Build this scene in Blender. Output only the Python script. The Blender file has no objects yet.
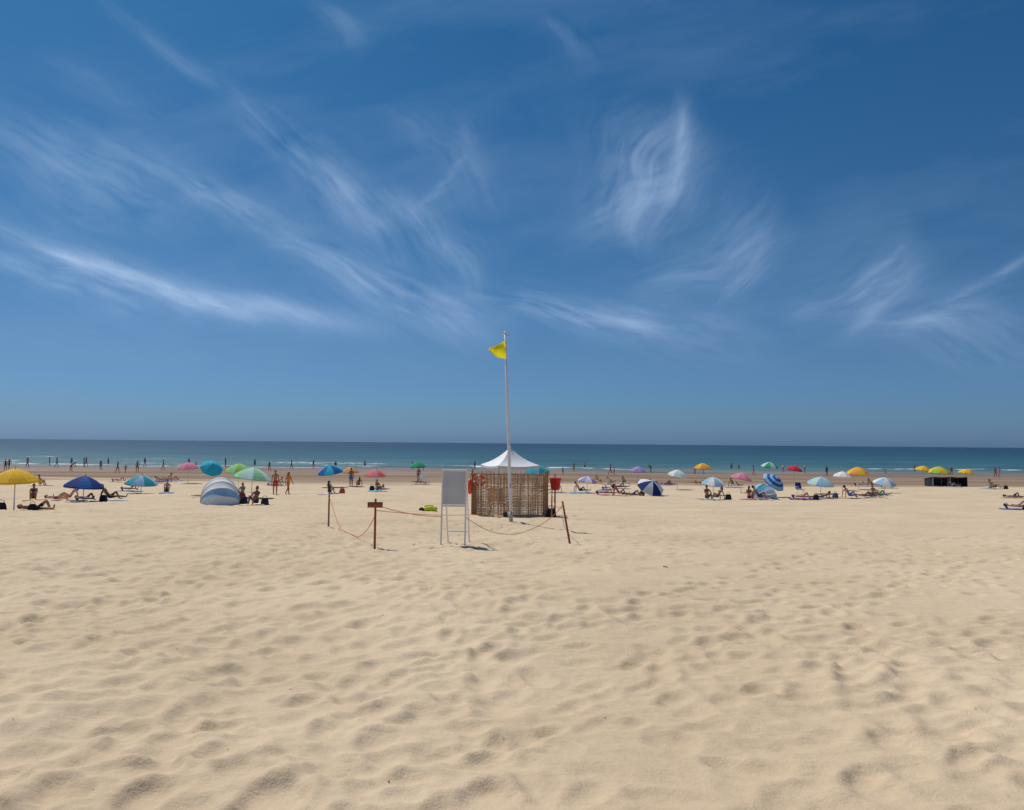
import bpy, math, random
import numpy as np
from mathutils import Vector, Matrix, Euler
random.seed(7); rng=np.random.default_rng(11)
sc=bpy.context.scene
sc.view_settings.view_transform='Standard'; sc.view_settings.look='None'; sc.view_settings.exposure=0; sc.view_settings.gamma=1
COL=sc.collection

# ------------------------------------------------------------------ terrain profile
CAMZ=1.7
_py=[-30,0,10,16.5,24,30,36,42,48,54,60,73,85,104,120,143,170,220]
_ph=[1.5,1.7,1.97,2.25,2.5,2.85,3.2,3.45,3.64,3.8,3.92,4.1,4.35,4.7,4.87,5.02,5.6,6.6]
_ys=np.arange(-30,220,0.25); _hs=np.interp(_ys,_py,_ph)
_k=np.hanning(15); _k/=_k.sum()
_hs2=np.convolve(np.pad(_hs,7,mode='edge'),_k,mode='valid')
def _hash(i,j,s):
    n=(i.astype(np.int64)*374761393+j.astype(np.int64)*668265263+s*1274126177)&0xffffffff
    n=((n^(n>>13))*1274126177)&0xffffffff
    n=n^(n>>16)
    return (n&0xffff)/65535.0
def vn(x,y,s=0):
    x=np.asarray(x,float); y=np.asarray(y,float)
    i=np.floor(x); j=np.floor(y); fx=x-i; fy=y-j
    fx=fx*fx*fx*(fx*(fx*6-15)+10); fy=fy*fy*fy*(fy*(fy*6-15)+10)
    i=i.astype(np.int64); j=j.astype(np.int64)
    a=_hash(i,j,s);b=_hash(i+1,j,s);c=_hash(i,j+1,s);d=_hash(i+1,j+1,s)
    return (a*(1-fx)+b*fx)*(1-fy)+(c*(1-fx)+d*fx)*fy-0.5
def fbm(x,y,s,o=5,g=.55):
    t=0;a=1;n=0
    for k in range(o):
        cr,sr=math.cos(.6*k),math.sin(.6*k)
        t=t+a*vn((x*cr-y*sr)*2**k,(x*sr+y*cr)*2**k,s+k*13); n+=a; a*=g
    return t/n*1.6
def ground(x,y):
    x=np.asarray(x,float); y=np.asarray(y,float)
    z=CAMZ-np.interp(y,_ys,_hs2)
    dry=np.clip((85-y)/25,0,1)
    z=z+dry*(0.16*vn(x/5+3,y/5,1)+0.09*vn(x/1.9,y/1.9+7,2))
    z=z+(1-dry)*0.10*vn(x/25,y/12,5)
    return z
def gz(x,y): return float(ground(x,y))

# ------------------------------------------------------------------ materials
def newmat(name):
    m=bpy.data.materials.new(name); m.use_nodes=True
    nt=m.node_tree; b=nt.nodes['Principled BSDF']
    return m,nt,b
_mc={}
def mat(name,col,rough=0.7,var=0.15,scale=8,bump=0.0,spec=0.3,trans=0.0):
    if name in _mc: return _mc[name]
    m,nt,b=newmat(name)
    tc=nt.nodes.new('ShaderNodeTexCoord')
    n=nt.nodes.new('ShaderNodeTexNoise'); n.inputs['Scale'].default_value=scale; n.inputs['Detail'].default_value=3
    nt.links.new(tc.outputs['Object'],n.inputs['Vector'])
    r=nt.nodes.new('ShaderNodeValToRGB')
    r.color_ramp.elements[0].position=0.3; r.color_ramp.elements[1].position=0.7
    r.color_ramp.elements[0].color=tuple(c*(1-var) for c in col)+(1,)
    r.color_ramp.elements[1].color=tuple(min(1,c*(1+var)) for c in col)+(1,)
    nt.links.new(n.outputs['Fac'],r.inputs['Fac']); nt.links.new(r.outputs['Color'],b.inputs['Base Color'])
    b.inputs['Roughness'].default_value=rough; b.inputs['Specular IOR Level'].default_value=spec
    if bump:
        bp=nt.nodes.new('ShaderNodeBump'); bp.inputs['Strength'].default_value=bump; bp.inputs['Distance'].default_value=0.02
        nt.links.new(n.outputs['Fac'],bp.inputs['Height']); nt.links.new(bp.outputs['Normal'],b.inputs['Normal'])
    if trans:
        out=nt.nodes['Material Output']; t=nt.nodes.new('ShaderNodeBsdfTranslucent'); mx=nt.nodes.new('ShaderNodeMixShader')
        nt.links.new(r.outputs['Color'],t.inputs['Color']); mx.inputs[0].default_value=trans
        nt.links.new(b.outputs[0],mx.inputs[1]); nt.links.new(t.outputs[0],mx.inputs[2]); nt.links.new(mx.outputs[0],out.inputs['Surface'])
    _mc[name]=m; return m

# ------------------------------------------------------------------ mesh builder
class MB:
    def __init__(s): s.v=[];s.f=[];s.m=[];s.mats=[]
    def mi(s,m):
        if m not in s.mats: s.mats.append(m)
        return s.mats.index(m)
    def add(s,vs,fs,m):
        o=len(s.v); k=s.mi(m); s.v+= [tuple(v) for v in vs]
        for f in fs: s.f.append(tuple(i+o for i in f)); s.m.append(k)
    def tube(s,p0,p1,r0,r1,m,n=8,cap=True):
        s.path([p0,p1],[r0,r1],m,n,cap)
    def path(s,pts,rs,m,n=8,cap=True):
        pts=[Vector(p) for p in pts]; vs=[]; fs=[]
        ref=None
        for i,p in enumerate(pts):
            d=(pts[min(i+1,len(pts)-1)]-pts[max(i-1,0)]).normalized()
            if ref is None: ref=Vector((1,0,0)) if abs(d.x)<0.8 else Vector((0,1,0))
            a=(ref-d*ref.dot(d)).normalized(); b=d.cross(a); ref=a
            for k in range(n):
                t=2*math.pi*k/n; vs.append(p+(a*math.cos(t)+b*math.sin(t))*rs[i])
        for i in range(len(pts)-1):
            for k in range(n): fs.append((i*n+k,i*n+(k+1)%n,(i+1)*n+(k+1)%n,(i+1)*n+k))
        if cap: fs.append(tuple(range(n))[::-1]); fs.append(tuple((len(pts)-1)*n+k for k in range(n)))
        s.add(vs,fs,m)
    def box(s,c,sz,m,rot=None,bev=0.0,top=1.0):
        c=Vector(c); R=rot.to_matrix() if rot else Matrix.Identity(3)
        x,y,z=[q/2 for q in sz]
        b=bev
        if b<=0:
            vs=[]
            for zz,k in ((-z,1),(z,top)):
                for sx,sy in ((-1,-1),(1,-1),(1,1),(-1,1)): vs.append(c+R@Vector((sx*x*k,sy*y*k,zz)))
            s.add(vs,[(3,2,1,0),(4,5,6,7),(0,1,5,4),(1,2,6,5),(2,3,7,6),(3,0,4,7)],m); return
        prof=[(-z,x-b,y-b),(-z+b,x,y),(z-b,x*top,y*top),(z,(x-b)*top,(y-b)*top)]
        vs=[];fs=[]
        for zz,X,Y in prof:
            q=min(b,X*.5,Y*.5)
            for px,py in ((-X+q,-Y),(X-q,-Y),(X,-Y+q),(X,Y-q),(X-q,Y),(-X+q,Y),(-X,Y-q),(-X,-Y+q)):
                vs.append(c+R@Vector((px,py,zz)))
        for i in range(3):
            for k in range(8): fs.append((i*8+k,i*8+(k+1)%8,(i+1)*8+(k+1)%8,(i+1)*8+k))
        fs.append(tuple(range(8))[::-1]); fs.append(tuple(24+k for k in range(8)))
        s.add(vs,fs,m)
    def ell(s,c,r,m,nu=10,nv=7,rot=None,keep=None):
        c=Vector(c); R=rot if rot else Matrix.Identity(3); vs=[];fs=[]
        for j in range(nv+1):
            ph=math.pi*j/nv
            for i in range(nu):
                th=2*math.pi*i/nu
                vs.append(Vector((math.sin(ph)*math.cos(th),math.sin(ph)*math.sin(th),math.cos(ph))))
        for j in range(nv):
            for i in range(nu):
                f=(j*nu+i,(j+1)*nu+i,(j+1)*nu+(i+1)%nu,j*nu+(i+1)%nu)
                cc=sum((vs[q] for q in f),Vector())/4
                if keep is None or keep(cc): fs.append(f)
        s.add([c+R@Vector((v.x*r[0],v.y*r[1],v.z*r[2])) for v in vs],fs,m)
    def grid(s,fn,nu,nv,m,m2=None):
        vs=[fn(i/nu,j/nv) for j in range(nv+1) for i in range(nu+1)]
        fs=[(j*(nu+1)+i,j*(nu+1)+i+1,(j+1)*(nu+1)+i+1,(j+1)*(nu+1)+i) for j in range(nv) for i in range(nu)]
        s.add(vs,fs,m)
    def mesh(s,name,smooth=False):
        me=bpy.data.meshes.new(name); me.from_pydata(s.v,[],s.f)
        for m in s.mats: me.materials.append(m)
        me.polygons.foreach_set('material_index',s.m)
        if smooth: me.polygons.foreach_set('use_smooth',[True]*len(s.f))
        me.update(); return me
    def obj(s,name,loc=(0,0,0),rotz=0,smooth=False,parent=None,scale=1):
        o=bpy.data.objects.new(name,s.mesh(name,smooth)); COL.objects.link(o)
        o.location=loc; o.rotation_euler=(0,0,rotz); o.scale=(scale,)*3
        if parent: o.parent=parent
        return o
def empty(name,loc=(0,0,0),rotz=0):
    o=bpy.data.objects.new(name,None); COL.objects.link(o); o.location=loc; o.rotation_euler=(0,0,rotz); o.empty_display_size=.2; return o

def gridmesh(name,X,Y,Z):
    nr,nc=X.shape
    me=bpy.data.meshes.new(name)
    co=np.stack([X,Y,Z],-1).reshape(-1,3).astype(np.float32)
    me.vertices.add(len(co)); me.vertices.foreach_set('co',co.ravel())
    idx=np.arange(nr*nc).reshape(nr,nc)
    q=np.stack([idx[:-1,:-1],idx[:-1,1:],idx[1:,1:],idx[1:,:-1]],-1).reshape(-1,4)
    me.loops.add(q.size); me.polygons.add(len(q))
    me.loops.foreach_set('vertex_index',q.ravel().astype(np.int32))
    me.polygons.foreach_set('loop_start',(np.arange(len(q))*4).astype(np.int32))
    me.polygons.foreach_set('use_smooth',np.ones(len(q),bool))
    me.update(calc_edges=True); me.validate()
    o=bpy.data.objects.new(name,me); COL.objects.link(o); return o

# ------------------------------------------------------------------ sand
ys=[-12,-9,-6,-4,-2.5,-1.2,-.4,.2,.7]; y=1.0
while y<175:
    ys.append(y); y+=0.018+0.0030*y
ys=np.array(ys)
tt=np.concatenate([[-6,-4,-3,-2.2,-1.7,-1.35,-1.1],np.linspace(-.95,.95,620),[1.1,1.35,1.7,2.2,3,4,6]])
SH=4.0
W=np.abs(ys)+SH
X=tt[None,:]*W[:,None]; Y=np.repeat(ys[:,None],len(tt),1)
Z=ground(X,Y)
dryf=np.clip((80-Y)/20,0,1)
side=np.clip(.80-.9*(X/(Y+3)),.38,1.2)
wxp=X+.25*vn(X/.9,Y/.9,71); wyp=Y+.25*vn(X/.9,Y/.9,72)
Z+=dryf*side*(0.046*vn(wxp/.62,wyp/.5,21)+0.034*vn(wxp/.31,wyp/.26,22)+0.010*vn(X/.13,Y/.12,23)+0.003*vn(X/.06,Y/.06,24))
rip=np.clip(vn(X/4,Y/4,31)*3+.4,0,1)*np.clip((X+2)/4,.15,1)
Z+=dryf*rip*0.0045*np.sin((X*3.0+Y*12+3.5*vn(X/.8,Y/.8,33)*2)*2.2)
DZ=np.zeros_like(Z)
def stamp(x,y,ang,a,b,D,R):
    rad=max(a,b)*2.6
    i0=np.searchsorted(ys,y-rad); i1=np.searchsorted(ys,y+rad)
    if i1-i0<2: return
    ca=[(x+sx*rad)/(abs(yy)+SH) for sx in(-1,1) for yy in (y-rad,y+rad)]
    j0=np.searchsorted(tt,min(ca)); j1=np.searchsorted(tt,max(ca))
    if j1-j0<2: return
    dx=X[i0:i1,j0:j1]-x; dy=Y[i0:i1,j0:j1]-y
    c,s_=math.cos(ang),math.sin(ang)
    u=(dx*c+dy*s_)/a; v=(-dx*s_+dy*c)/(b*(1+0.18*np.clip((dx*c+dy*s_)/a,-1,1)))
    r=np.sqrt(u*u+v*v)
    DZ[i0:i1,j0:j1]+= -D*np.exp(-r**2.9*0.8)*(1+.25*u.clip(-1,1))+R*np.exp(-((r-1.5)**2)/0.20)*(0.75+0.35*u.clip(-1,1))
for _ in range(330):
    y0=rng.uniform(1,50); x0=rng.uniform(-1,1)*(0.8*y0+4)
    if x0>0.12*y0 and rng.random()<0.5: continue
    th=rng.choice([math.pi/2,math.pi/2,math.pi*.35,math.pi*.65,math.pi*.15,math.pi*.85])+rng.normal(0,.2)
    n=int(rng.integers(8,34)); D=rng.uniform(.016,.048)
    for k in range(n):
        th+=rng.normal(0,.04); x0+=math.cos(th)*.62; y0+=math.sin(th)*.62
        sd=(k%2-.5)*.2
        px=x0-math.sin(th)*sd+rng.normal(0,.03); py=y0+math.cos(th)*sd+rng.normal(0,.03)
        if 1<py<60: stamp(px,py,th+rng.normal(0,.15),rng.uniform(.12,.17),rng.uniform(.06,.09),D*rng.uniform(.7,1.2),D*.36)
for _ in range(17000):
    py=1+60*rng.random()**1.3; px=rng.uniform(-1,1)*(0.85*py+3)
    bias=0.95 if px<0.05*py else 0.42
    if rng.random()>bias+float(vn(px/3,py/3,44)): continue
    D=rng.uniform(.008,.038)
    stamp(px,py,rng.uniform(0,math.pi),rng.uniform(.09,.20),rng.uniform(.065,.13),D,D*.36)
Z+=.046*np.tanh(DZ/.046)
sand=gridmesh('sand_beach',X,Y,Z)

m,nt,b=newmat('sand'); N=nt.nodes; L=nt.links
geo=N.new('ShaderNodeNewGeometry'); sep=N.new('ShaderNodeSeparateXYZ'); L.new(geo.outputs['Position'],sep.inputs[0])
def noise(scale,detail=4,vec=None,rough=.5,dim='3D'):
    n=N.new('ShaderNodeTexNoise'); n.noise_dimensions=dim; n.inputs['Scale'].default_value=scale; n.inputs['Detail'].default_value=detail; n.inputs['Roughness'].default_value=rough
    L.new(vec or geo.outputs['Position'],n.inputs['Vector']); return n.outputs['Fac']
def ramp(fac,stops):
    r=N.new('ShaderNodeValToRGB'); cr=r.color_ramp
    while len(cr.elements)<len(stops): cr.elements.new(.5)
    for e,(p,c) in zip(cr.elements,stops): e.position=p; e.color=tuple(c)+(1,)
    L.new(fac,r.inputs['Fac']); return r.outputs['Color']
def mix(f,a,bb,mode='MIX'):
    x=N.new('ShaderNodeMix'); x.data_type='RGBA'; x.blend_type=mode
    if isinstance(f,(int,float)): x.inputs[0].default_value=f
    else: L.new(f,x.inputs[0])
    L.new(a,x.inputs[6]); 
    if isinstance(bb,tuple): x.inputs[7].default_value=bb+(1,)
    else: L.new(bb,x.inputs[7])
    return x.outputs[2]
def mth(op,a,bb=None,c=None,clamp=False):
    x=N.new('ShaderNodeMath'); x.operation=op; x.use_clamp=clamp
    for i,q in enumerate((a,bb,c)):
        if q is None: continue
        if isinstance(q,(int,float)): x.inputs[i].default_value=q
        else: L.new(q,x.inputs[i])
    return x.outputs[0]
dry=ramp(noise(.35,3,dim='2D'),[(.3,(.545,.423,.282)),(.7,(.61,.482,.33))])
grain=ramp(noise(240,1,dim='2D'),[(.28,(.64,.61,.57)),(.5,(1,1,1))])
dry=mix(.65,dry,grain,'MULTIPLY')
n14=noise(14,4,rough=.7,dim='2D')
gr2=ramp(n14,[(.3,(.90,.89,.87)),(.65,(1,1,1))])
dry=mix(.8,dry,gr2,'MULTIPLY')
mp=N.new('ShaderNodeMapping'); mp.inputs['Scale'].default_value=(.03,.12,1); L.new(geo.outputs['Position'],mp.inputs['Vector'])
wn=noise(1,3,mp.outputs['Vector'],dim='2D')
wet=ramp(wn,[(.35,(.175,.115,.073)),(.65,(.27,.19,.125))])
wy=mth('ADD',sep.outputs['Y'],mth('MULTIPLY',mth('SUBTRACT',wn,.5),34))
wf=N.new('ShaderNodeMapRange'); wf.interpolation_type='SMOOTHSTEP'; wf.inputs[1].default_value=70; wf.inputs[2].default_value=84; L.new(wy,wf.inputs[0])
L.new(mix(wf.outputs[0],dry,wet),b.inputs['Base Color'])
rr=N.new('ShaderNodeMapRange'); rr.inputs[1].default_value=100; rr.inputs[2].default_value=135; rr.inputs[3].default_value=.92; rr.inputs[4].default_value=.35; L.new(wy,rr.inputs[0]); L.new(rr.outputs[0],b.inputs['Roughness'])
b.inputs['Specular IOR Level'].default_value=.15
mpr=N.new('ShaderNodeMapping'); mpr.inputs['Scale'].default_value=(5,19,1); mpr.inputs['Rotation'].default_value=(0,0,.3); L.new(geo.outputs['Position'],mpr.inputs['Vector'])
h=mth('ADD',mth('MULTIPLY',n14,.55),mth('ADD',mth('MULTIPLY',noise(90,2,dim='2D'),.16),mth('MULTIPLY',noise(1,2,mpr.outputs['Vector'],dim='2D'),.28)))
bp=N.new('ShaderNodeBump'); bp.inputs['Strength'].default_value=.6; bp.inputs['Distance'].default_value=.028; L.new(h,bp.inputs['Height']); L.new(bp.outputs['Normal'],b.inputs['Normal'])
sand.data.materials.append(m)

# ------------------------------------------------------------------ sea
sy=list(np.arange(128,200,.35))+list(np.arange(200,330,1.1)); y=330
while y<40000: sy.append(y); y*=1.02
sy=np.array(sy); st=np.concatenate([[-9,-5,-3,-2,-1.4],np.linspace(-1.05,1.05,760),[1.4,2,3,5,9]])
SX=st[None,:]*sy[:,None]; SY=np.repeat(sy[:,None],len(st),1); SZ=np.full_like(SX,CAMZ-5.02)
foam=np.zeros_like(SX)
near=np.clip((330-SY)/120,0,1)
SZ+=near*(.10*np.sin(SY*.55+3*vn(SX/22,SY/14,51)*2)+.16*vn(SX/9,SY/3.5,52))
for (c,amp,wd,sd,thr) in ((146,.12,.9,61,-.12),(152,.30,.9,62,-.06),(161,.42,1.0,63,.04),(175,.46,1.1,64,.13),(196,.42,1.3,65,.23),(222,.4,1.6,66,.33)):
    yc=c+7*vn(SX/38,SX*0+sd,sd)*2+1.5*vn(SX/7,SX*0,sd+9)
    g=np.exp(-((SY-yc)/(wd*1.5))**2)
    a=np.clip((vn(SX/16,SX*0+3.3,sd+5)+.25*vn(SX/60,SX*0+1.3,sd+25)+.10*(SX<-60)-thr)*3,0,1)
    SZ+=amp*g*(.35+.65*a)
    fr=np.exp(-(np.maximum(yc-SY,0)/(wd*1.5))**2)*np.exp(-(np.maximum(SY-yc,0)/(wd*.5))**2)
    foam=np.maximum(foam,fr*a*(.8+1.2*vn(SX/2.2,SY/1.0,sd+11)))
sh=np.exp(-((SY-(141.5+3*vn(SX/15,SX*0,88)))/1.0)**2)*np.clip(vn(SX/20,SX*0,89)*3+.4,0,1); foam=np.maximum(foam,sh*.75)
sea=gridmesh('sea_water',SX,SY,SZ)
at=sea.data.attributes.new('foam','FLOAT','POINT'); at.data.foreach_set('value',foam.ravel().astype(np.float32))
m,nt,b=newmat('sea_water'); N=nt.nodes; L=nt.links
geo=N.new('ShaderNodeNewGeometry'); sep=N.new('ShaderNodeSeparateXYZ'); L.new(geo.outputs['Position'],sep.inputs[0])
dep=mth('DIVIDE',140,mth('MAXIMUM',sep.outputs['Y'],100))
base=ramp(dep,[(0.0,(.012,.035,.066)),(.12,(.012,.042,.076)),(.35,(.018,.070,.100)),(.65,(.034,.110,.134)),(.88,(.068,.145,.152)),(1,(.12,.155,.14))])
mp=N.new('ShaderNodeMapping'); mp.inputs['Scale'].default_value=(.012,.05,1); L.new(geo.outputs['Position'],mp.inputs['Vector'])
pat=ramp(noise(1,6,mp.outputs['Vector'],.65,'2D'),[(.3,(.62,.68,.74)),(.7,(1.3,1.22,1.16))])
base=mix(1.0,base,pat,'MULTIPLY')
fa=N.new('ShaderNodeAttribute'); fa.attribute_name='foam'
mp2=N.new('ShaderNodeMapping'); mp2.inputs['Scale'].default_value=(.8,1.6,1); L.new(geo.outputs['Position'],mp2.inputs['Vector'])
ff=mth('MULTIPLY_ADD',mth('SUBTRACT',noise(1,5,mp2.outputs['Vector'],.7,'2D'),.5),1.0,fa.outputs['Fac'])
fr=N.new('ShaderNodeMapRange'); fr.interpolation_type='SMOOTHSTEP'; fr.inputs[1].default_value=.28; fr.inputs[2].default_value=.8; L.new(ff,fr.inputs[0])
fm=mth('MULTIPLY',fr.outputs[0],mth('GREATER_THAN',fa.outputs['Fac'],.05))
L.new(mix(fm,base,(.60,.64,.65)),b.inputs['Base Color'])
b.inputs['Specular IOR Level'].default_value=.16
L.new(mth('MULTIPLY_ADD',fm,.5,.38),b.inputs['Roughness'])
mp3=N.new('ShaderNodeMapping'); mp3.inputs['Scale'].default_value=(.25,.7,1); L.new(geo.outputs['Position'],mp3.inputs['Vector'])
bp=N.new('ShaderNodeBump'); bp.inputs['Strength'].default_value=.8; bp.inputs['Distance'].default_value=.5; L.new(noise(1,6,mp3.outputs['Vector'],.6,'2D'),bp.inputs['Height']); L.new(bp.outputs['Normal'],b.inputs['Normal'])
sea.data.materials.append(m)

# ------------------------------------------------------------------ people
PB={}
def person_mesh(pose,kind):
    key=(pose,kind)
    if key in PB: return PB[key]
    S={'T':(0,0,1),'F':(0,-1,0),'Hd':None,
       'ua':[(-.17,.02,-1),(.17,.02,-1)],'fa':[(-.05,-.18,-1),(.05,-.18,-1)],
       'th':[(-.04,0,-1),(.04,0,-1)],'sh':[(0,.04,-1),(0,.04,-1)],'ft':[(-.15,-1,-.12),(.15,-1,-.12)]}
    if pose=='hips': S.update(ua=[(-.75,.2,-.8),(.17,.02,-1)],fa=[(.7,-.4,-.5),(.05,-.2,-1)],th=[(-.12,0,-1),(.12,-.05,-1)])
    if pose=='walk': S.update(T=(0,-.06,1),th=[(0,-.42,-1),(0,.28,-1)],sh=[(0,.0,-1),(0,.65,-1)],ft=[(0,-1,.1),(0,-.7,-.8)],ua=[(-.15,.35,-1),(.15,-.35,-1)],fa=[(-.02,.05,-1),(0,-.7,-1)])
    if pose=='bend': S.update(T=(0,-.8,.55),F=(0,-.6,-.8),th=[(-.08,.1,-1),(.08,-.12,-1)],ua=[(-.1,-.4,-1),(.1,-.5,-1)],fa=[(.1,-.3,-1),(-.05,-.4,-1)])
    if pose=='knees': S.update(T=(0,.12,1),th=[(-.12,-.72,.68),(.12,-.72,.68)],sh=[(0,-.30,-.95),(0,-.30,-.95)],ua=[(-.15,-.62,-.72),(.15,-.62,-.72)],fa=[(.3,-.85,.1),(-.3,-.85,.1)])
    if pose=='lean': S.update(T=(0,.55,.85),th=[(-.12,-1,.1),(.14,-.75,.62)],sh=[(0,-1,-.14),(0,-.4,-.95)],ft=[(-.2,-.3,1),(.1,-1,-.1)],ua=[(-.25,.45,-.9),(.25,.45,-.9)],fa=[(-.1,.15,-1),(.1,.15,-1)])
    if pose=='back': S.update(T=(0,1,.03),F=(0,0,1),Hd=(0,1,.15),th=[(-.12,-1,.0),(.12,-.7,.68)],sh=[(0,-1,0),(0,-.42,-.88)],ft=[(-.3,-.4,1),(.1,-1,-.1)],ua=[(-.5,-1,-.05),(.4,-1,-.05)],fa=[(-.1,-1,0),(.1,-1,0)])
    if pose=='prone': S.update(T=(0,-.93,.34),F=(0,-1,0),Hd=(0,-.4,1),th=[(-.12,1,-.02),(.12,1,-.02)],sh=[(0,1,0),(0,1,.02)],ft=[(0,1,-.1),(0,1,-.1)],ua=[(-.2,-.15,-1),(.2,-.15,-1)],fa=[(.1,-1,-.02),(-.1,-1,-.02)])
    V=lambda t:Vector(t).normalized()
    T=V(S['T']); F=V(S['F']); F=(F-T*F.dot(T)).normalized() if abs(F.dot(T))<.95 else V((0,0,-1) if T.y<-.5 else (0,-1,0))
    F=(F-T*F.dot(T)).normalized()
    fem=kind!='trunks'
    pv=Vector((0,0,0)); be=pv+T*.17; uc=be+T*.24; nb=uc+T*.10; ntp=nb+T*.07
    P=[pv,be,uc,nb,ntp]; R=[(.125,.095),(.105,.08) if fem else (.115,.085),(.13,.09),(.055,.055),(.048,.048)]
    E=[(0,1),(1,2),(2,3),(3,4)]; tags=['core0','core1','core2','neck']
    hands=[]
    for i,s in ((0,-1),(1,1)):
        o=len(P); shl=uc+T*.05+Vector((s*(.15 if fem else .17),0,0)); el=shl+V(S['ua'][i])*.28; wr=el+V(S['fa'][i])*.25; hn=wr+V(S['fa'][i])*.08
        P+=[shl,el,wr,hn]; R+=[(.052,.052),(.038,.038),(.026,.026),(.034,.016)]
        E+=[(2,o),(o,o+1),(o+1,o+2),(o+2,o+3)]; tags+=['sho','ua','fa','hand']
        hands.append((hn,V(S['fa'][i]),s))
    for i,s in ((0,-1),(1,1)):
        o=len(P); hp=pv-T*.05+Vector((s*.085,0,0)); kn=hp+V(S['th'][i])*.42; ank=kn+V(S['sh'][i])*.40; mid=hp.lerp(kn,.3); calf=kn.lerp(ank,.3); toe=ank+V(S['ft'][i])*.19
        P+=[hp,mid,kn,calf,ank,toe]; R+=[(.09,.09),(.082,.082),(.052,.052),(.054,.054),(.036,.036),(.036,.024)]
        E+=[(0,o),(o,o+1),(o+1,o+2),(o+2,o+3),(o+3,o+4),(o+4,o+5)]; tags+=['hip','th0','th1','sh0','sh1','foot']
    me=bpy.data.meshes.new('tmp'); me.from_pydata(P,E,[]); ob=bpy.data.objects.new('tmp',me); COL.objects.link(ob)
    sk=ob.modifiers.new('s','SKIN'); sk.use_smooth_shade=True
    for i,r in enumerate(R):
        me.skin_vertices[0].data[i].radius=r
    me.skin_vertices[0].data[0].use_root=True
    su=ob.modifiers.new('u','SUBSURF'); su.levels=2; su.render_levels=2
    dg=bpy.context.evaluated_depsgraph_get(); em=bpy.data.meshes.new_from_object(ob.evaluated_get(dg))
    SK,SW,HR=mat('skin',(.42,.23,.15)),mat('swim_black',(.02,.02,.025)),mat('hair_dark',(.03,.02,.015))
    DK=mat('eye_dark',(.02,.015,.01),.3); LP=mat('lips',(.35,.10,.08),.5)
    mb=MB(); [mb.mi(q) for q in (SK,SW,HR)]
    vs=[v.co.copy() for v in em.vertices]
    for p in em.polygons:
        c=p.center; best=9e9; tg=None
        for (a,b_),t in zip(E,tags):
            A,B=P[a],P[b_]; d=B-A; q=max(0,min(1,(c-A).dot(d)/d.length_squared)); r_=(A+d*q-c).length-(R[a][0]*(1-q)+R[b_][0]*q)*.8
            if r_<best: best=r_; tg=(t,q)
        t,q=tg; k=0
        if kind=='trunks': k=1 if t in('hip','th0') or (t=='core0' and q<.35) or (t=='th1' and q<.35) else 0
        elif kind=='bikini': k=1 if t=='hip' or (t=='core0' and q<.12) or (t=='core1' and .55<q<.97) else 0
        elif kind=='suit': k=1 if t in('hip','core0','core1') else 0
        elif kind=='dress': k=1 if t in('hip','core0','core1','core2','th0','sho') or (t=='th1' and q<.5) or (t=='ua' and q<.3) else 0
        mb.f.append(tuple(p.vertices)); mb.m.append(k)
    mb.v=[tuple(v) for v in vs]
    bpy.data.objects.remove(ob); bpy.data.meshes.remove(em)
    U=V(S['Hd']) if S['Hd'] else T
    Ff=(V(S['F'])-U*V(S['F']).dot(U)).normalized(); Rt=Ff.cross(U)
    M=Matrix((Rt,Ff,U)).transposed()
    hc=ntp+U*.085+Ff*.012
    mb.ell(hc,(.073,.09,.112),SK,12,9,M)
    mb.ell(hc-U*.055+Ff*.025,(.05,.055,.055),SK,10,6,M)
    pt=lambda x,y_,z:hc+Rt*x+Ff*y_+U*z
    mb.path([pt(0,.083,.01),pt(0,.105,-.025)],[.008,.015],SK,6)
    for s in(-1,1):
        mb.ell(pt(s*.03,.079,.008),(.012,.008,.007),DK,6,4,M); mb.ell(pt(s*.075,-.005,-.01),(.01,.02,.03),SK,6,5,M)
    mb.ell(pt(0,.082,-.055),(.024,.008,.007),LP,6,4,M)
    mb.ell(hc+U*.008-Ff*.006,(.081,.099,.119),HR,14,9,M,keep=lambda c:(c.z>.45 or c.y<.12) and c.z>-.55)
    if fem:
        mb.path([pt(0,-.07,.0),pt(0,-.10,-.05)-Vector((0,0,.03)),pt(0,-.10,-.10)-Vector((0,0,.08)),pt(0,-.08,-.14)-Vector((0,0,.13))],[.06,.06,.045,.012],HR,8)
    for hn,d,s in hands:
        side=Vector((0,1,0)) if abs(d.y)<.7 else Vector((1,0,0)); side=(side-d*side.dot(d)).normalized(); nrm=d.cross(side)
        for k,(off,ln) in enumerate(((-.025,.065),(-.008,.08),(.009,.075),(.026,.058))):
            a=hn+side*off-d*.01; b1=a+(d+side*off*2).normalized()*ln*.55; c1=b1+(d+nrm*.45*(-s)).normalized()*ln*.55
            mb.path([a,b1,c1],[.009,.008,.006],SK,5)
        a=hn-d*.05-side*.022; b1=a+(d*.5-side).normalized()*.035; c1=b1+(d-side*.3).normalized()*.03
        mb.path([a,b1,c1],[.011,.010,.007],SK,5)
    zz=min(v[2] for v in mb.v); mb.v=[(v[0],v[1],v[2]-zz-.012) for v in mb.v]
    PB[key]=mb.mesh('person_'+pose,True); return PB[key]
skins=[mat('skin_tan',(.40,.21,.13)),mat('skin_light',(.55,.33,.23)),mat('skin_brown',(.24,.12,.07)),mat('skin_dark_tan',(.32,.16,.095))]
hairs=[mat('hair_dark',(.03,.02,.015)),mat('hair_brown',(.09,.05,.025)),mat('hair_blond',(.35,.24,.11))]
SWC={'black':(.015,.015,.02),'navy':(.02,.035,.12),'red':(.55,.03,.02),'orange':(.75,.22,.02),'blue':(.03,.15,.5),'green':(.04,.3,.15),'white':(.75,.75,.75),'pink':(.7,.12,.25),'teal':(.03,.35,.4),'yellow':(.8,.6,.05),'purple':(.2,.06,.3)}
KN=('trunks','bikini','suit')
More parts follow.
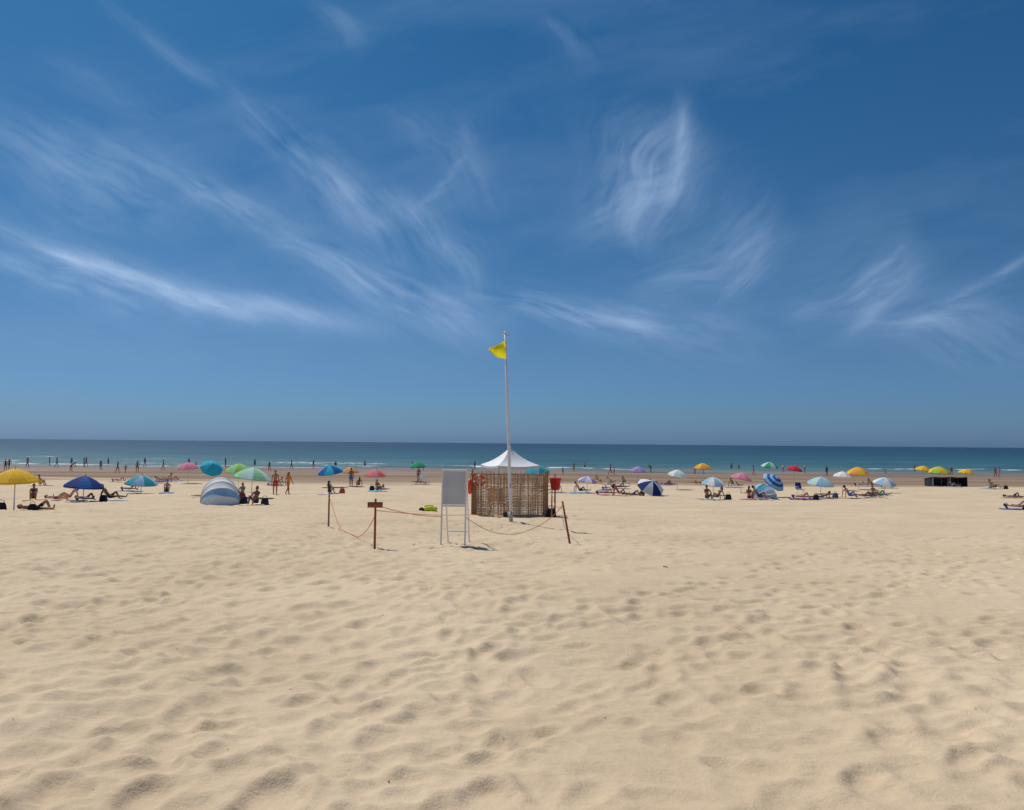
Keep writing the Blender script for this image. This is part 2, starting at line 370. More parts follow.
def person(pose,kind,x,y,rot,sw,skin=None,hair=None,h=1.0,dz=0):
    me=person_mesh(pose,kind)
    name={'trunks':'man','dress':'woman'}.get(kind,'woman')+{'stand':'_standing','hips':'_standing','walk':'_walking','bend':'_bending','knees':'_sitting','lean':'_sitting','back':'_lying','prone':'_lying'}[pose]
    o=bpy.data.objects.new(name,me); COL.objects.link(o)
    o.location=(x,y,gz(x,y)+dz); o.rotation_euler=(0,0,math.radians(rot)); o.scale=(h,h,h)
    for i,mm in ((0,skins[random.randrange(4) if skin is None else skin]),(1,mat('swim_'+sw,SWC[sw],.8)),(2,hairs[random.randrange(3) if hair is None else hair])):
        o.material_slots[i].link='OBJECT'; o.material_slots[i].material=mm
    return o
def towel(x,y,rot,c1,c2=None,w=.95,l=1.8):
    mb=MB(); a=mat('towel_'+str(c1),c1,.95,.08,30); b_=mat('towel_'+str(c2),c2,.95,.08,30) if c2 else a
    n=8; r=math.radians(rot); cs,sn=math.cos(r),math.sin(r); sd=random.random()*9
    def f(u,v):
        lx=(u-.5)*w; ly=(v-.5)*l; gx=x+lx*cs-ly*sn; gy=y+lx*sn+ly*cs
        return (lx,ly,gz(gx,gy)-gz(x,y)+.035+.008*math.sin(u*9+sd)*math.cos(v*11+sd))
    for k in range(n): mb.grid(lambda u,v:f(u,(k+v)/n),5,2,a if k%2==0 else b_)
    mb.grid(lambda u,v:(f(u,0)[0],f(u,0)[1],f(u,0)[2]-v*.06),5,1,a)
    return mb.obj('beach_towel',(x,y,gz(x,y)),r,True)
def bag(x,y,rot,c,name='beach_bag',s=1):
    mb=MB(); m_=mat('bag_'+str(c),c,.8,.15,12); d=mat('bag_strap',(.03,.03,.03))
    mb.box((0,0,.17),(.42,.22,.34),m_,bev=.05,top=.82); mb.box((0,-.125,.12),(.28,.05,.18),m_,bev=.02)
    mb.path([(-.12,0,.32),(-.1,0,.44),(0,0,.49),(.1,0,.44),(.12,0,.32)],[.012]*5,d,6)
    mb.ell((0,0,.335),(.16,.08,.04),m_,8,5)
    return mb.obj(name,(x,y,gz(x,y)-.01),math.radians(rot),True,scale=s)

# ------------------------------------------------------------------ parasols
pole_m=mat('parasol_pole',(.75,.75,.74),.4)
CC={'yellow':(.80,.50,.03),'blue':(.01,.11,.38),'teal':(.03,.32,.42),'pink':(.66,.24,.36),'cyan':(.03,.42,.60),'green':(.03,.36,.17),'lime':(.36,.56,.06),'ltgreen':(.28,.60,.36),'white':(.74,.75,.76),'red':(.55,.03,.05),'coral':(.68,.17,.12),'orange':(.74,.33,.08),'lav':(.36,.27,.56),'navy':(.015,.04,.20),'ltblue':(.30,.50,.68),'tan':(.55,.36,.2),'black':(.02,.02,.02),'mint':(.48,.68,.62)}
def cm(c): return mat('fabric_'+c,CC[c],.85,.09,3,trans=.30)
def parasol(x,y,H,Wd,c1,c2=None,tilt=0,tdir=0,rot=None,deep=.27,rings=False):
    mb=MB(); A=cm(c1); B=cm(c2 or c1); Rr=Wd/2; n=8; sub=3; nr=5
    jt=H-.42-deep*Rr
    M=Matrix.Rotation(math.radians(tdir),3,'Z')@Matrix.Rotation(math.radians(tilt),3,'X')@Matrix.Rotation(-math.radians(tdir),3,'Z')
    J=Vector((0,0,jt)); tr=lambda v:J+M@(Vector(v)-J)
    def P(th,q):
        ph=(th*n/(2*math.pi))%1.0; sc_=math.sin(ph*math.pi)
        rad=Rr*q*(1-.055*sc_*q); z=H-2*deep*Rr*(.45*q+.55*q**2.3)-.03*sc_*q*q*Rr
        return tr((rad*math.cos(th),rad*math.sin(th),z))
    for g in range(n):
        t0=2*math.pi*g/n
        for k in range(nr):
            mm=(A if g%2==0 else B) if not rings else (A if k%2==0 else B)
            mb.grid(lambda u,v:P(t0+(.0001+u*.9998)*2*math.pi/n,(k+v)/nr+(.001 if k==0 else 0)),sub,1,mm)
        def val(u,v):
            p=P(t0+(.0001+u*.9998)*2*math.pi/n,1); return p+M@Vector((0,0,-v*.09*(1-.3*math.sin(u*math.pi))))
        mb.grid(val,sub,1,A if g%2==0 else B)
        e=P(t0,.97)-M@Vector((0,0,.02)); mb.tube(e,tr((0,0,H-.03)),.006,.006,pole_m,4)
        mm_=P(t0,.5)-M@Vector((0,0,.02)); mb.tube(mm_,tr((0,0,jt+.12)),.005,.005,pole_m,4)
    mb.tube(tr((0,0,jt)),tr((0,0,H+.06)),.018,.018,pole_m,8); mb.tube((0,0,-.25),(0,0,jt+.02),.024,.021,pole_m,8)
    mb.ell(tr((0,0,H+.07)),(.03,.03,.04),A,6,5); mb.ell((0,0,jt),(.035,.035,.045),pole_m,8,5)
    return mb.obj('beach_umbrella',(x,y,gz(x,y)),rot if rot is not None else random.random(),True)
PA=[(-19.6,29.0,1.68,1.7,'yellow','yellow',4,0),(-22.7,39.0,1.38,2.0,'blue','navy',5,90),
(-26.2,52.0,1.32,2.2,'teal','ltblue',6,20),(-30.4,69,2.0,1.9,'pink','pink',5,0),(-26.6,65,2.15,1.95,'cyan','cyan',42,10),
(-16.6,47,1.95,2.35,'ltgreen','mint',8,60),(-21.2,57,2.2,1.9,'lime','ltgreen',10,0),(-16.0,65,2.0,2.3,'blue','cyan',12,-60),
(-14.7,67,1.75,1.6,'orange','tan',5,0),(-11.3,61,1.65,1.8,'coral','pink',5,0),(-10.0,78,2.15,1.8,'green','green',6,0),
(2.5,70,2.0,2.4,'teal','cyan',15,0),(6.2,60,1.4,1.6,'lav','white',8,40),(10.2,54,1.25,2.0,'white','navy',34,-25),
(14.7,65,1.75,1.75,'white','mint',12,30),(21.4,82,2.3,2.0,'yellow','orange',5,0),(15.4,56,1.4,1.8,'white','ltblue',10,-30),
(19.4,62,1.7,1.8,'pink','pink',12,20),(29.2,83,2.5,1.9,'green','mint',10,0),(30.8,80,2.1,1.8,'red','red',8,40),
(19.2,54,1.65,1.75,'ltblue','blue',44,-20),(25.7,61,1.45,2.2,'mint','ltblue',9,20),(30.2,67,1.7,1.6,'white','white',4,0),
(32.6,69,2.1,1.9,'orange','yellow',10,-40),(31.0,61,1.3,1.8,'ltblue','white',14,0),(46,82,2.2,1.7,'yellow','yellow',9,40),
(47.2,81,2.15,2.4,'lime','yellow',5,0),(49.6,80,1.9,1.6,'yellow','yellow',8,0),(12.6,73,1.9,1.6,'lav','lav',6,0)]
for i,p in enumerate(PA):
    o=parasol(p[0],p[1],p[2],p[3],p[4],p[5],p[6],p[7],rings=(i==20))
def shelter(x,y,rot,w,d,h,c1,c2,c3):
    mb=MB(); mats=[cm(c1),cm(c2),cm(c3)]; a=w/2
    f=lambda u,q:(a*math.cos(math.pi*u),d*math.sin(math.pi*u)*math.cos(q),h*math.sin(math.pi*u)**.85*math.sin(q)+.0)
    qs=[0,.35,.7,1.05,1.35,1.65]
    for k in range(5):
        mm=mats[(0,1,0,2,0)[k]]
        def g(u,v):
            q=qs[k]+(qs[k+1]-qs[k])*v; p=Vector(f(u,q)); s_=1-.035*math.sin(math.pi*v)*math.sin(math.pi*u); return (p.x*s_,p.y*s_,p.z*s_)
        mb.grid(g,16,4,mm)
    for q in qs: mb.path([f(u/16,q) for u in range(17)],[.012]*17,mat('tent_hoop',(.5,.5,.52)),5)
    mb.grid(lambda u,v:((u-.5)*w*(1-.25*v),-.35+v*(d*.8+.35),.02),6,5,mats[1])
    return mb.obj('beach_shelter_tent',(x,y,gz(x,y)),math.radians(rot),True)
shelter(-15.45,39,205,1.95,1.5,1.4,'white','ltblue','white')
shelter(17.8,52.5,215,1.7,1.3,1.05,'ltblue','white','teal')
wx,wy_=46.8,79.0; mb=MB(); bk=cm('black'); nv_=mat('windbreak_cloth',(.03,.035,.05),.9)
for sx_ in(-1.9,0,1.9):
    for yy_,hh in((-.7,1.05),(.8,.8)): mb.tube((sx_,yy_,-.2),(sx_,yy_,hh),.02,.02,pole_m,6)
mb.grid(lambda u,v:((u-.5)*3.9,-.75+v*1.6,1.06-.26*v-.06*abs(math.sin(u*2*math.pi))-.03*math.sin(v*3.1)),16,5,bk)
mb.grid(lambda u,v:((u-.5)*3.8,.8+.05*math.sin(u*13),.8*v),16,3,nv_)
for s_ in(-1.9,1.9): mb.grid(lambda u,v:(s_+.03*math.sin(u*9),-.7+u*1.5,v*(1.04-.24*u)),6,3,nv_)
mb.obj('windbreak_shelter',(wx,wy_,gz(wx,wy_)),.05)

# ------------------------------------------------------------------ people placement
PL=[('stand','trunks',-16.4,51,10,'red',0,0),('walk','dress',-15.5,51,60,'orange',3,0),
('knees','bikini',-27.3,42,30,'black',3,0),('back','trunks',-26.3,42.5,80,'navy',0,0),('lean','bikini',-25.2,42,-60,'red',1,1),
('lean','trunks',-22.0,40.2,120,'black',2,0),('back','suit',-23.2,40.0,70,'navy',3,0),('back','trunks',-19.0,29.4,85,'black',0,0),
('back','bikini',-28.6,55,80,'teal',0,1),('knees','trunks',-25.3,54,20,'navy',1,0),('knees','trunks',-13.4,38.6,-20,'black',2,0),
('knees','suit',-13.0,52.5,160,'black',0,0),('stand','trunks',-14.4,66,40,'blue',2,0),('lean','bikini',-13.7,66,200,'navy',0,1),
('knees','bikini',-10.4,57,30,'purple',0,0),('stand','bikini',-9.6,76,0,'navy',0,0),
('lean','trunks',5.6,60,100,'navy',1,0),('back','bikini',7.0,54.5,85,'black',0,0),('lean','bikini',7.9,54,70,'red',3,0),('back','trunks',8.9,54,80,'navy',2,0),
('knees','suit',10.9,55,20,'black',0,0),('knees','trunks',13.2,49.5,10,'black',2,0),('lean','bikini',13.9,49.5,-70,'black',3,0),
('knees','bikini',16.2,50,150,'black',0,0),('lean','trunks',16.9,50.2,80,'navy',3,0),
('back','bikini',20.6,52,80,'red',0,0),('prone','bikini',22.2,52.4,100,'black',3,1),('lean','trunks',24.4,53,90,'blue',0,0),('back','suit',25.6,53.2,85,'black',2,0),
('knees','trunks',26.6,54,20,'black',0,0),('back','trunks',29,58,80,'green',3,0),('knees','bikini',47.0,72,20,'pink',0,0),('lean','trunks',48,73,60,'black',1,0),
('back','trunks',38.3,56,85,'navy',0,0),('back','bikini',27.6,40,80,'black',1,0),('prone','trunks',-19.0,46,80,'blue',0,0),('knees','bikini',-17.4,47.5,0,'teal',0,0)]
TW=[(.6,.2,.2),(.1,.3,.55),(.7,.66,.6),(.15,.45,.45),(.65,.45,.15),(.4,.15,.35),(.05,.06,.15)]
for p in PL:
    low=p[0] in('back','prone','lean')
    person(p[0],p[1],p[2],p[3],p[4],p[5],p[6],p[7],h=1.0 if p[1]=='trunks' else .94,dz=.035 if low or p[0]=='knees' else 0)
    if low or p[0]=='knees': towel(p[2],p[3],p[4],random.choice(TW),random.choice(TW))
R2=random.Random(5)
for i in range(28):
    u=R2.uniform(.03,.62) if i%3 else R2.uniform(-.68,-.1); y=R2.uniform(56,80); x=u*y
    ps=R2.choice(['back','back','lean','back','knees','prone']); r=R2.choice([80,20,100,-60,150])
    person(ps,R2.choice(KN),x,y,r,R2.choice(list(SWC)),h=R2.uniform(.88,1.02),dz=.03)
    towel(x,y,r,R2.choice(TW),R2.choice(TW))
for u,y in ((-.69,108),(-.685,118),(-.66,124),(-.62,128),(-.60,110),(-.58,133),(-.583,134),(-.56,119),(-.537,104),(-.526,105),(-.51,107),(-.475,120),(-.43,130),(-.33,118),(-.30,128),(-.24,122),(-.135,132),(-.12,128),(.07,112),(.085,128),(.135,118),(.14,119),(.19,134),(.25,124),(.262,125),(.33,117),(.40,131),(.47,121),(.51,136),(.60,126),(.66,119),(.665,120),(-.05,138),(.02,136),(.37,139),(-.39,139),(-.63,138),(-.50,137),(-.27,136),(.43,118)):
    x=u*y; person(R2.choice(['stand','hips','walk','walk','bend','stand']),R2.choice(KN),x,y,R2.uniform(0,360),R2.choice(['black','navy','red','blue','pink','black']),h=R2.choice([1.02,.98,.95,.7]))
for u,y in ((-.6,149),(-.55,151),(-.44,152),(-.35,150),(-.2,148),(.1,150),(.3,154),(.31,153),(.55,148),(-.66,156)):
    person('stand','trunks',u*y,y,R2.uniform(0,360),'navy',dz=-.15)
for x,y,r,c,s in ((-20.6,28.6,10,(.02,.02,.03),1),(-19.9,28.7,40,(.03,.03,.05),.9),(-18.8,28.9,5,(.05,.04,.04),.8),(-21.8,39.3,0,(.02,.02,.03),1),(-13.0,38.8,20,(.03,.03,.04),1),(-14.2,39,60,(.02,.03,.04),1.1),(-12.2,53,0,(.5,.1,.05),1),(9.6,54,0,(.04,.04,.05),1),(14.6,49.4,0,(.02,.02,.02),1),(21.4,51.6,0,(.02,.02,.03),1),(23.2,52.6,0,(.1,.1,.12),1),(-11,58,0,(.02,.02,.02),1),(28,57,0,(.02,.02,.03),1),(48.5,72,0,(.02,.02,.02),1),(-16.9,46.2,0,(.3,.05,.04),1),(27.4,39.2,30,(.02,.02,.02),.8)):
    bag(x,y,r,c,s=s)
towel(27.8,40,80,(.05,.06,.15),(.1,.3,.6)); towel(-18.2,47,70,(.15,.5,.5),(.7,.2,.2))

# ------------------------------------------------------------------ lifeguard post
white=mat('white_paint',(.78,.78,.76),.45,.06,5); metal=mat('galvanised_metal',(.42,.43,.44),.4,.1,10)
wood=mat('weathered_wood',(.30,.17,.09),.85,.3,18,.4); redw=mat('red_brown_paint',(.30,.09,.04),.7,.2,14)
mb=MB(); fx=.0; zb=gz(fx,22.7)
ln=math.radians(2.3); pd=Vector((-math.sin(ln),0,math.cos(ln)))
pts=[pd*t for t in (-.4,0,2,4,5.85)]; mb.path(pts,[.048,.046,.042,.036,.028],white,12)
mb.ell(pd*5.88,(.045,.045,.04),white,10,6); mb.tube(pd*5.8+Vector((-.13,0,0)),pd*5.8+Vector((.13,0,.0)),.012,.012,metal,6)
mb.tube(pd*.02,pd*.30,.065,.06,metal,12)
fp=empty('flagpole',(fx,22.7,zb)); mb.obj('pole',parent=fp,smooth=True)
mb=MB(); mb.path([pd*5.78+Vector((.04,-.04,0)),pd*3+Vector((.055,-.05,0)),pd*1.1+Vector((.05,-.055,0))],[.0045]*3,mat('halyard',(.7,.68,.6)),5)
mb.box(pd*1.1+Vector((.02,-.06,0)),(.04,.05,.14),metal,bev=.01); mb.obj('halyard',parent=fp)
mb=MB(); fy=mat('flag_yellow',(.90,.82,.02),.8,.05,6,trans=.35)
A=pd*5.62
def fl(u,v):
    top=Vector((-.54*u,0,-.02-.24*u**1.2)); bot=Vector((-.10*math.sin(u*3.1)-.51*u,0,-.60+.24*u))
    p=top.lerp(bot,v); w=.06*math.sin(u*8+v*4.0)*u**.5+.03*math.sin(v*7+u*3)
    return A+p+Vector((.03+.02*math.sin(v*7),w-.05,.02*math.sin(u*8+v*2)))
mb.grid(fl,20,14,fy); mb.obj('flag',parent=fp,smooth=True)
hx,hy=-.06,26.6; hz=gz(hx,hy)
hut=empty('lifeguard_hut',(hx,hy,hz))
roofm=mat('canopy_white',(.78,.79,.80),.75,.05,4,trans=.12)
mb=MB(); r0=1.06; ang=math.radians(24)
cor=[Vector((r0*1.08*math.cos(ang+k*math.pi/2+math.pi/4),r0*math.sin(ang+k*math.pi/2+math.pi/4),1.80)) for k in range(4)]; apex=Vector((0,0,2.42))
for k in range(4):
    a,b_=cor[k],cor[(k+1)%4]
    def rf(u,v):
        e=a.lerp(b_,u); e=e+Vector((0,0,-.05*math.sin(math.pi*u))); p=apex.lerp(e,.002+v*.998); return p-Vector((0,0,.09*math.sin(math.pi*v)))
    mb.grid(rf,8,8,roofm)
    mb.grid(lambda u,v:rf(u,1)-Vector((0,0,v*.08)),8,1,roofm)
mb.ell(apex+Vector((0,0,.02)),(.04,.04,.05),white,8,6); mb.obj('canopy_roof',parent=hut,smooth=False)
mb=MB()
for c in cor: mb.tube((c.x*.96,c.y*.96,-.2),(c.x*.96,c.y*.96,1.76),.022,.022,white,8)
for k in range(4): a,b_=cor[k]*.96,cor[(k+1)%4]*.96; a.z=b_.z=1.7; mb.tube(a,b_,.015,.015,white,6)
mb.obj('canopy_frame',parent=hut)
mb=MB(); bam=[mat('reed_a',(.40,.24,.135),.85,.25,20),mat('reed_b',(.32,.18,.10),.85,.25,20),mat('reed_c',(.48,.32,.19),.85,.2,20)]
x0,x1,y0,y1=-1.28,1.30,-1.3,1.25
fence=empty('wicker_fence',(hx,hy,hz))
def run(ax,ay,bx,by,door=None):
    n=int(math.hypot(bx-ax,by-ay)/.045)
    for i in range(n):
        t=(i+.5)/n
        if door and door[0]<t<door[1]: continue
        if random.random()<.04: continue
        px=ax+(bx-ax)*t+random.gauss(0,.004); py=ay+(by-ay)*t+random.gauss(0,.01)
        hh=1.48+random.gauss(0,.03)+.05*math.sin(t*5); g=gz(hx+px,hy+py)-hz
        lx,ly=random.gauss(0,.015),random.gauss(0,.012)
        mb.path([(px,py,g-.05),(px+lx*.5,py+ly,g+hh*.5),(px+lx,py+ly*.5,g+hh)],[.0095,.0095,.008],random.choice(bam),5)
    d=Vector((bx-ax,by-ay,0)); nn=Vector((d.y,-d.x,0)).normalized()
    for k in range(25):
        z=.05+k*.058+random.gauss(0,.006)
        if door: segs=((0,door[0]),(door[1],1))
        else: segs=((0,1),)
        for s0,s1 in segs:
            pts=[]; q=24
            for i in range(q+1):
                t=s0+(s1-s0)*i/q
                pts.append(Vector((ax,ay,z))+d*t+nn*(.016*(1 if (i+k)%2 else -1))+Vector((0,0,random.gauss(0,.006))))
            mb.path(pts,[.009]*len(pts),random.choice(bam),4)
run(x0,y0,x1,y0); run(x1,y0,x1,y1,(.35,.75)); run(x1,y1,x0,y1); run(x0,y1,x0,y0)
mb.obj('wicker',parent=fence)
mb=MB()
for px,py in ((x0,y0),(0,y0),(x1,y0),(x1,y1),(x0,y1),(x1,0)):
    g=gz(hx+px,hy+py)-hz; mb.path([(px,py-.06,g-.2),(px,py-.06,g+1.58)],[.035,.03],wood,8)
mb.tube((x0-.05,y0-.065,1.49),(x1+.05,y0-.065,1.51),.022,.022,wood,6); mb.tube((x1+.04,y0,1.50),(x1+.04,y1,1.49),.022,.022,wood,6)
mb.obj('fence_posts',parent=fence)
def chair(x,y,rot,c):
    mb=MB(); fr=mat('chair_frame',(.6,.6,.6),.4); cl=cm(c)
    for s in(-.27,.27):
        mb.tube((s,-.22,0),(s,.22,.45),.013,.013,fr,6); mb.tube((s,.25,0),(s,-.25,.45),.013,.013,fr,6); mb.tube((s,.2,.4),(s,.36,.95),.013,.013,fr,6); mb.tube((s,-.25,.62),(s,.27,.62),.018,.018,fr,6); mb.tube((s,-.25,.43),(s,-.25,.62),.012,.012,fr,6)
    mb.grid(lambda u,v:((u-.5)*.54,-.24+v*.46,.44-.05*math.sin(v*3.14)),6,6,cl); mb.grid(lambda u,v:((u-.5)*.54,.22+v*.14,.46+v*.5),6,6,cl)
    return mb.obj('beach_chair',(x,y,gz(x,y)),math.radians(rot),True)
chair(-.5,26.5,170,'tan'); chair(23.6,60,10,'navy'); chair(-8.7,72,10,'white')
mb=MB(); rp=mat('red_plastic',(.55,.02,.02),.45,.08,6); bx=1.62; by=27.0
mb.path([(0,0,.95),(0,0,1.36)],[.16,.205],rp,16); mb.path([(0,0,1.33),(0,0,1.38)],[.225,.225],rp,16); mb.tube((0,.2,-.2),(0,.2,1.4),.03,.03,wood,8); mb.box((0,.19,1.15),(.12,.06,.08),metal)
mb.obj('waste_bin',(bx,by,gz(bx,by)),smooth=False)
bag(1.36,25.0,20,(.015,.015,.02),'backpack',.85); bag(-.2,24.9,90,(.06,.05,.04),'backpack',.6)
lx_,ly_=-1.30,25.18; lg=gz(lx_,ly_)
mb=MB(); og=mat('rescue_orange',(.66,.09,.02),.5); mb.path([(0,0,.72),(0,-.02,.78),(0,-.02,1.15),(0,0,1.24)],[.03,.075,.07,.03],og,10); mb.path([(0,0,1.24),(.05,-.03,1.45)],[.01,.01],wood,5)
mb.obj('rescue_buoy',(lx_-.12,ly_,lg),smooth=True)
mb=MB()
for k in range(24):
    a0,a1=2*math.pi*k/24,2*math.pi*(k+1)/24
    mb.path([(.17*math.cos(a0),-.02,1.18+.17*math.sin(a0)),(.17*math.cos(a1),-.02,1.18+.17*math.sin(a1))],[.04,.04],white if k%6==0 else og,8,False)
mb.obj('life_ring',(lx_+.2,ly_-.05,lg),smooth=True)
mb=MB(); ym=mat('yellow_green_nylon',(.62,.68,.02),.6,.12,5); mb.ell((0,0,.11),(.36,.24,.13),ym,16,9); mb.ell((.26,.05,.10),(.16,.16,.11),ym,10,7); mb.ell((-.28,-.05,.09),(.15,.15,.10),mat('black_nylon',(.02,.02,.02)),10,7)
mb.path([(-.2,-.1,.22),(0,-.14,.27),(.2,-.1,.23)],[.014]*3,mat('black_nylon',(.02,.02,.02)),6)
o=mb.obj('kit_bag',(-3.6,32,gz(-3.6,32)-.02),.3,True)
px,py=-1.29,16.4; bz=gz(px,py); bd=empty('notice_board',(px,py,bz),math.radians(-6))
mb=MB()
for s in(-.27,.27):
    mb.box((s,.06,.80),(.036,.032,1.74),white,Euler((-.07,0,0)),bev=.006)
    mb.box((s*.93,.50,.76),(.03,.028,1.72),white,Euler((.30,0,0)),bev=.005)
mb.box((0,.115,1.655),(.58,.03,.04),white,bev=.005); mb.box((0,.06,.86),(.50,.028,.04),white,bev=.005); mb.box((0,.71,.22),(.5,.02,.03),white)
mb.obj('frame',parent=bd)
mb=MB(); pn=mat('board_panel_grey',(.56,.58,.57),.5,.10,3); mb.box((0,.087,1.26),(.50,.014,.74),pn,Euler((-.07,0,0)))
mb.obj('panel',parent=bd)
def post(x,y,h,lx=0,ly=0,sign=False,mm=wood):
    mb=MB(); mb.path([(-lx*.3,0,-.3),(0,0,0),(lx*.5,ly*.5,h*.5),(lx,ly,h)],[.025,.025,.024,.022],mm,8)
    mb.ell((lx,ly,h),(.024,.024,.012),mm,8,4)
    if sign: mb.box((lx,ly-.035,h-.12),(.32,.022,.12),redw,bev=.005)
    mb.obj('rope_post',(x,y,gz(x,y)),0,True); return Vector((x+lx,y+ly,gz(x,y)+h))
p1=post(-4.88,19.7,.92); p2=post(-2.86,15.5,1.02,sign=True,mm=redw); p3=post(1.36,17.0,.95,-.17,.05,mm=redw); p4=post(1.36,24.6,.95)
def rope(a,b_,sag,name='rope'):
    mb=MB(); pts=[]; n=26
    for i in range(n+1):
        t=i/n; p=a.lerp(b_,t)+Vector((0,0,-sag*4*t*(1-t))); p.z=max(p.z,gz(p.x,p.y)+.015); p.x+=.01*math.sin(t*17); pts.append(p)
    mb.path(pts,[.0075]*len(pts),mat('orange_rope',(.60,.16,.06),.8,.2,40),6); mb.obj(name,(0,0,0),0,True)
D=Vector((0,0,.12))
bl=Vector((-1.56,16.45,bz+.62)); br=Vector((-1.02,16.45,bz+.62))
rope(p1-D,p2-D*3,.75); rope(p2-D,bl,.06); rope(br,p3-D,.5); rope(p3-D*.5,p4-D,.25); rope(p2-D*2,Vector((fx,22.62,zb+.35)),.12)

# ------------------------------------------------------------------ small debris on the sand
mb=MB(); dm=[mat('shell_bits',(.62,.55,.45)),mat('dark_driftwood',(.07,.045,.03)),mat('seaweed',(.05,.05,.025))]
for i in range(420):
    y=2.5+26*rng.random()**1.3; x=rng.uniform(-.8,.8)*(y+1)
    i0=min(len(ys)-1,np.searchsorted(ys,y)); j0=min(len(tt)-1,np.searchsorted(tt,x/(abs(ys[i0])+SH))); z=float(Z[i0,j0])
    s=rng.uniform(.002,.006)*(1+y*.03); e=Euler((rng.uniform(-.4,.4),rng.uniform(-.4,.4),rng.uniform(0,6)))
    mb.box((x,y,z+s*.2),(s*rng.uniform(1,3),s,s*.5),dm[int(rng.choice([0,0,1,1,2]))],e,top=.6)
def twig(x,y,l,a):
    i0=np.searchsorted(ys,y); j0=np.searchsorted(tt,x/(abs(ys[i0])+SH)); z=float(Z[i0,j0])
    d=Vector((math.cos(a),math.sin(a),.05))*l; p=Vector((x,y,z+.008)); mb.path([p,p+d*.5+Vector((0,.005,.004)),p+d],[.009,.008,.004],dm[1],6)
twig(3.05,8.1,.09,.3); twig(2.55,12.0,.10,2.2)
mb.obj('beach_debris')

# ------------------------------------------------------------------ sun + sky
EL=58; sx,syy=-.70,.71
az=math.atan2(sx,syy)
sd=Vector((math.sin(az)*math.cos(math.radians(EL)),math.cos(az)*math.cos(math.radians(EL)),math.sin(math.radians(EL))))
sl=bpy.data.lights.new('sun','SUN'); sl.energy=4.0; sl.angle=math.radians(.5); sl.color=(1,.955,.88)
so=bpy.data.objects.new('sun',sl); COL.objects.link(so); so.rotation_euler=(-sd).to_track_quat('-Z','Y').to_euler(); so.location=(0,0,30)
w=bpy.data.worlds.new("World"); sc.world=w; w.use_nodes=True; nt=w.node_tree; N=nt.nodes; L=nt.links
bg=N['Background']; STR=.12; bg.inputs['Strength'].default_value=STR
sky=N.new('ShaderNodeTexSky'); sky.sky_type='NISHITA'; sky.sun_disc=False; sky.sun_elevation=math.radians(EL); sky.sun_rotation=az
sky.air_density=1.0; sky.dust_density=.6; sky.ozone_density=2.0
tc=N.new('ShaderNodeTexCoord'); sp=N.new('ShaderNodeSeparateXYZ'); L.new(tc.outputs['Generated'],sp.inputs[0])
tint=ramp(sp.outputs['Z'],[(0,(.19,.345,.76)),(.04,(.195,.345,.61)),(.12,(.205,.345,.53)),(.25,(.17,.36,.51)),(.5,(.105,.35,.51)),(.75,(.5,.66,.82))])
L.new(mix(1.0,sky.outputs[0],tint,'MULTIPLY'),bg.inputs['Color'])

# ------------------------------------------------------------------ cirrus: a thin high sheet whose density varies
HC=3000.0
ee=np.linspace(.075,.72,560); aa=np.linspace(-1.0,1.0,860)
Aa,Ee=np.meshgrid(aa,ee)
pa=Aa+.022*fbm(Aa*5,Ee*5,301,3); pe=Ee+.022*fbm(Aa*5+9,Ee*5,302,3)
CI=[(-560,345,-330,235,44,.26,0),(-415,305,-200,200,12,.46,.3),(-540,212,-215,108,12,.66,-.4),(-540,190,-330,130,20,.36,.2),(-450,185,-130,105,9,.30,-.2),(-270,355,-105,190,20,.48,.4),(-430,460,-250,330,8,.18,.2),
(-125,262,-35,165,18,.42,.3),(-95,235,-50,288,5,.42,-.3),(-225,200,-15,105,24,.46,.3),(-40,150,230,100,17,.54,.25),(-270,150,-130,105,12,.30,0),
(100,215,150,335,44,.38,.3),(165,250,172,355,9,.30,-.3),(60,205,190,300,30,.22,0),(135,150,275,235,26,.26,-.3),(195,140,275,225,14,.32,.3),
(290,120,405,205,22,.30,-.3),(330,105,420,185,16,.22,-.2),(425,140,520,195,5,.30,.2),(395,125,560,70,42,.32,0),(330,110,500,150,22,.20,0),(30,440,80,380,18,.12,0),(-210,450,-150,405,14,.13,0),
(-115,345,-20,235,22,.14,.3),(-500,100,-150,70,30,.12,0),(-140,85,-50,60,18,.14,0),(-480,400,-350,330,18,.10,0),(60,130,260,75,30,.16,0),(-60,330,-30,260,10,.12,0)]
tot=np.zeros_like(Aa)
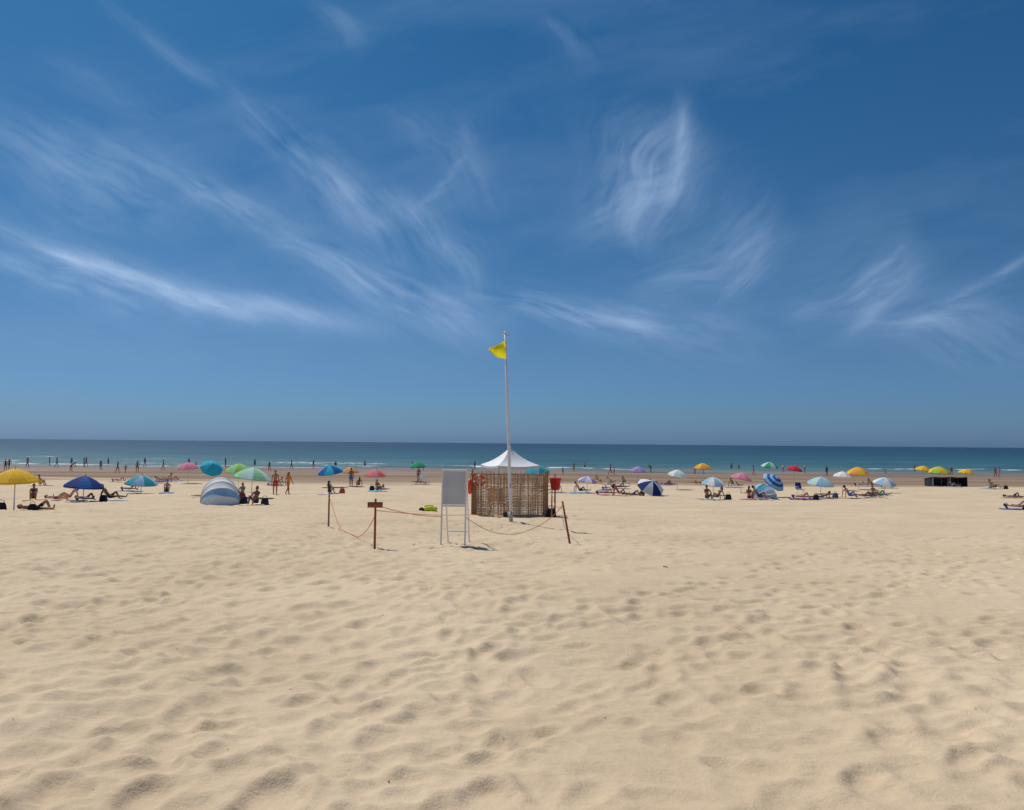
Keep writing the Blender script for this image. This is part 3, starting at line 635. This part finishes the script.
for i,(xa,ya,xb,yb,hw,den,cu) in enumerate(CI):
    k=1/725; cx,cy=(xa+xb)/2*k,(ya+yb)/2*k; dx,dy=(xb-xa)*k,(yb-ya)*k; Ln=math.hypot(dx,dy); Lh=Ln/2*1.25; tx,ty=dx/Ln,dy/Ln
    u=((pa-cx)*tx+(pe-cy)*ty)/Lh; v=(-(pa-cx)*ty+(pe-cy)*tx)/(hw*k)
    v=v+cu*2*u*u+.5*fbm(u*1.5+i,v*0+i,400+i,2); v=v/np.maximum(.9+.35*u,.35)
    env=np.maximum(1-u*u,0)**1.4*(np.exp(-np.abs(v)**1.6*1.1)*.85+.15*np.exp(-np.abs(v/2.2)**1.6))
    msk=env>.003
    s1=fbm(u*Lh*8+i*7.3+v*.25,v*hw*k*34,500+i,5,.62)
    s2=fbm(u*Lh*18+i*3.1,v*hw*k*110+u*2,600+i,4,.6)
    s3=fbm(u*Lh*9+i,v*hw*k*9,700+i,3)
    st_=np.clip(.52+.72*s1+.50*s2+.6*s3,0,1.3)
    tot+=den*.95*env*st_*msk
veil=np.clip(fbm(Aa*1.5+Ee*.8,Ee*6-Aa*1.5,800,6,.6)+.02,0,1)*.16; tot+=veil
edge=np.clip((Ee-.078)/.10,0,1)*np.clip((.70-Ee)/.06,0,1)*np.clip((1.0-np.abs(Aa))/.12,0,1)
tot=np.clip(tot*edge,0,.85)
Yc=HC/Ee
cl=gridmesh('cirrus_clouds',Aa*Yc,Yc,np.full_like(Yc,HC))
at=cl.data.attributes.new('dens','FLOAT','POINT'); at.data.foreach_set('value',tot.ravel().astype(np.float32))
m=bpy.data.materials.new('cirrus'); m.use_nodes=True; nt=m.node_tree; N=nt.nodes; L=nt.links; N.clear()
out=N.new('ShaderNodeOutputMaterial'); tr_=N.new('ShaderNodeBsdfTransparent'); tl=N.new('ShaderNodeBsdfTranslucent'); tl.inputs['Color'].default_value=(.46,.58,.72,1); mx=N.new('ShaderNodeMixShader'); at_=N.new('ShaderNodeAttribute'); at_.attribute_name='dens'
L.new(at_.outputs['Fac'],mx.inputs[0]); L.new(tr_.outputs[0],mx.inputs[1]); L.new(tl.outputs[0],mx.inputs[2]); L.new(mx.outputs[0],out.inputs['Surface'])
cl.data.materials.append(m)

# ------------------------------------------------------------------ camera
cam=bpy.data.cameras.new('camera'); co=bpy.data.objects.new('camera',cam); COL.objects.link(co)
cam.sensor_width=36; cam.lens=731/1024*36; cam.clip_end=90000; cam.clip_start=.05
co.location=(0,0,CAMZ)
co.rotation_euler=(Matrix.Rotation(math.radians(93.0),3,'X')@Matrix.Rotation(math.radians(.5),3,'Z')).to_euler()
sc.camera=co
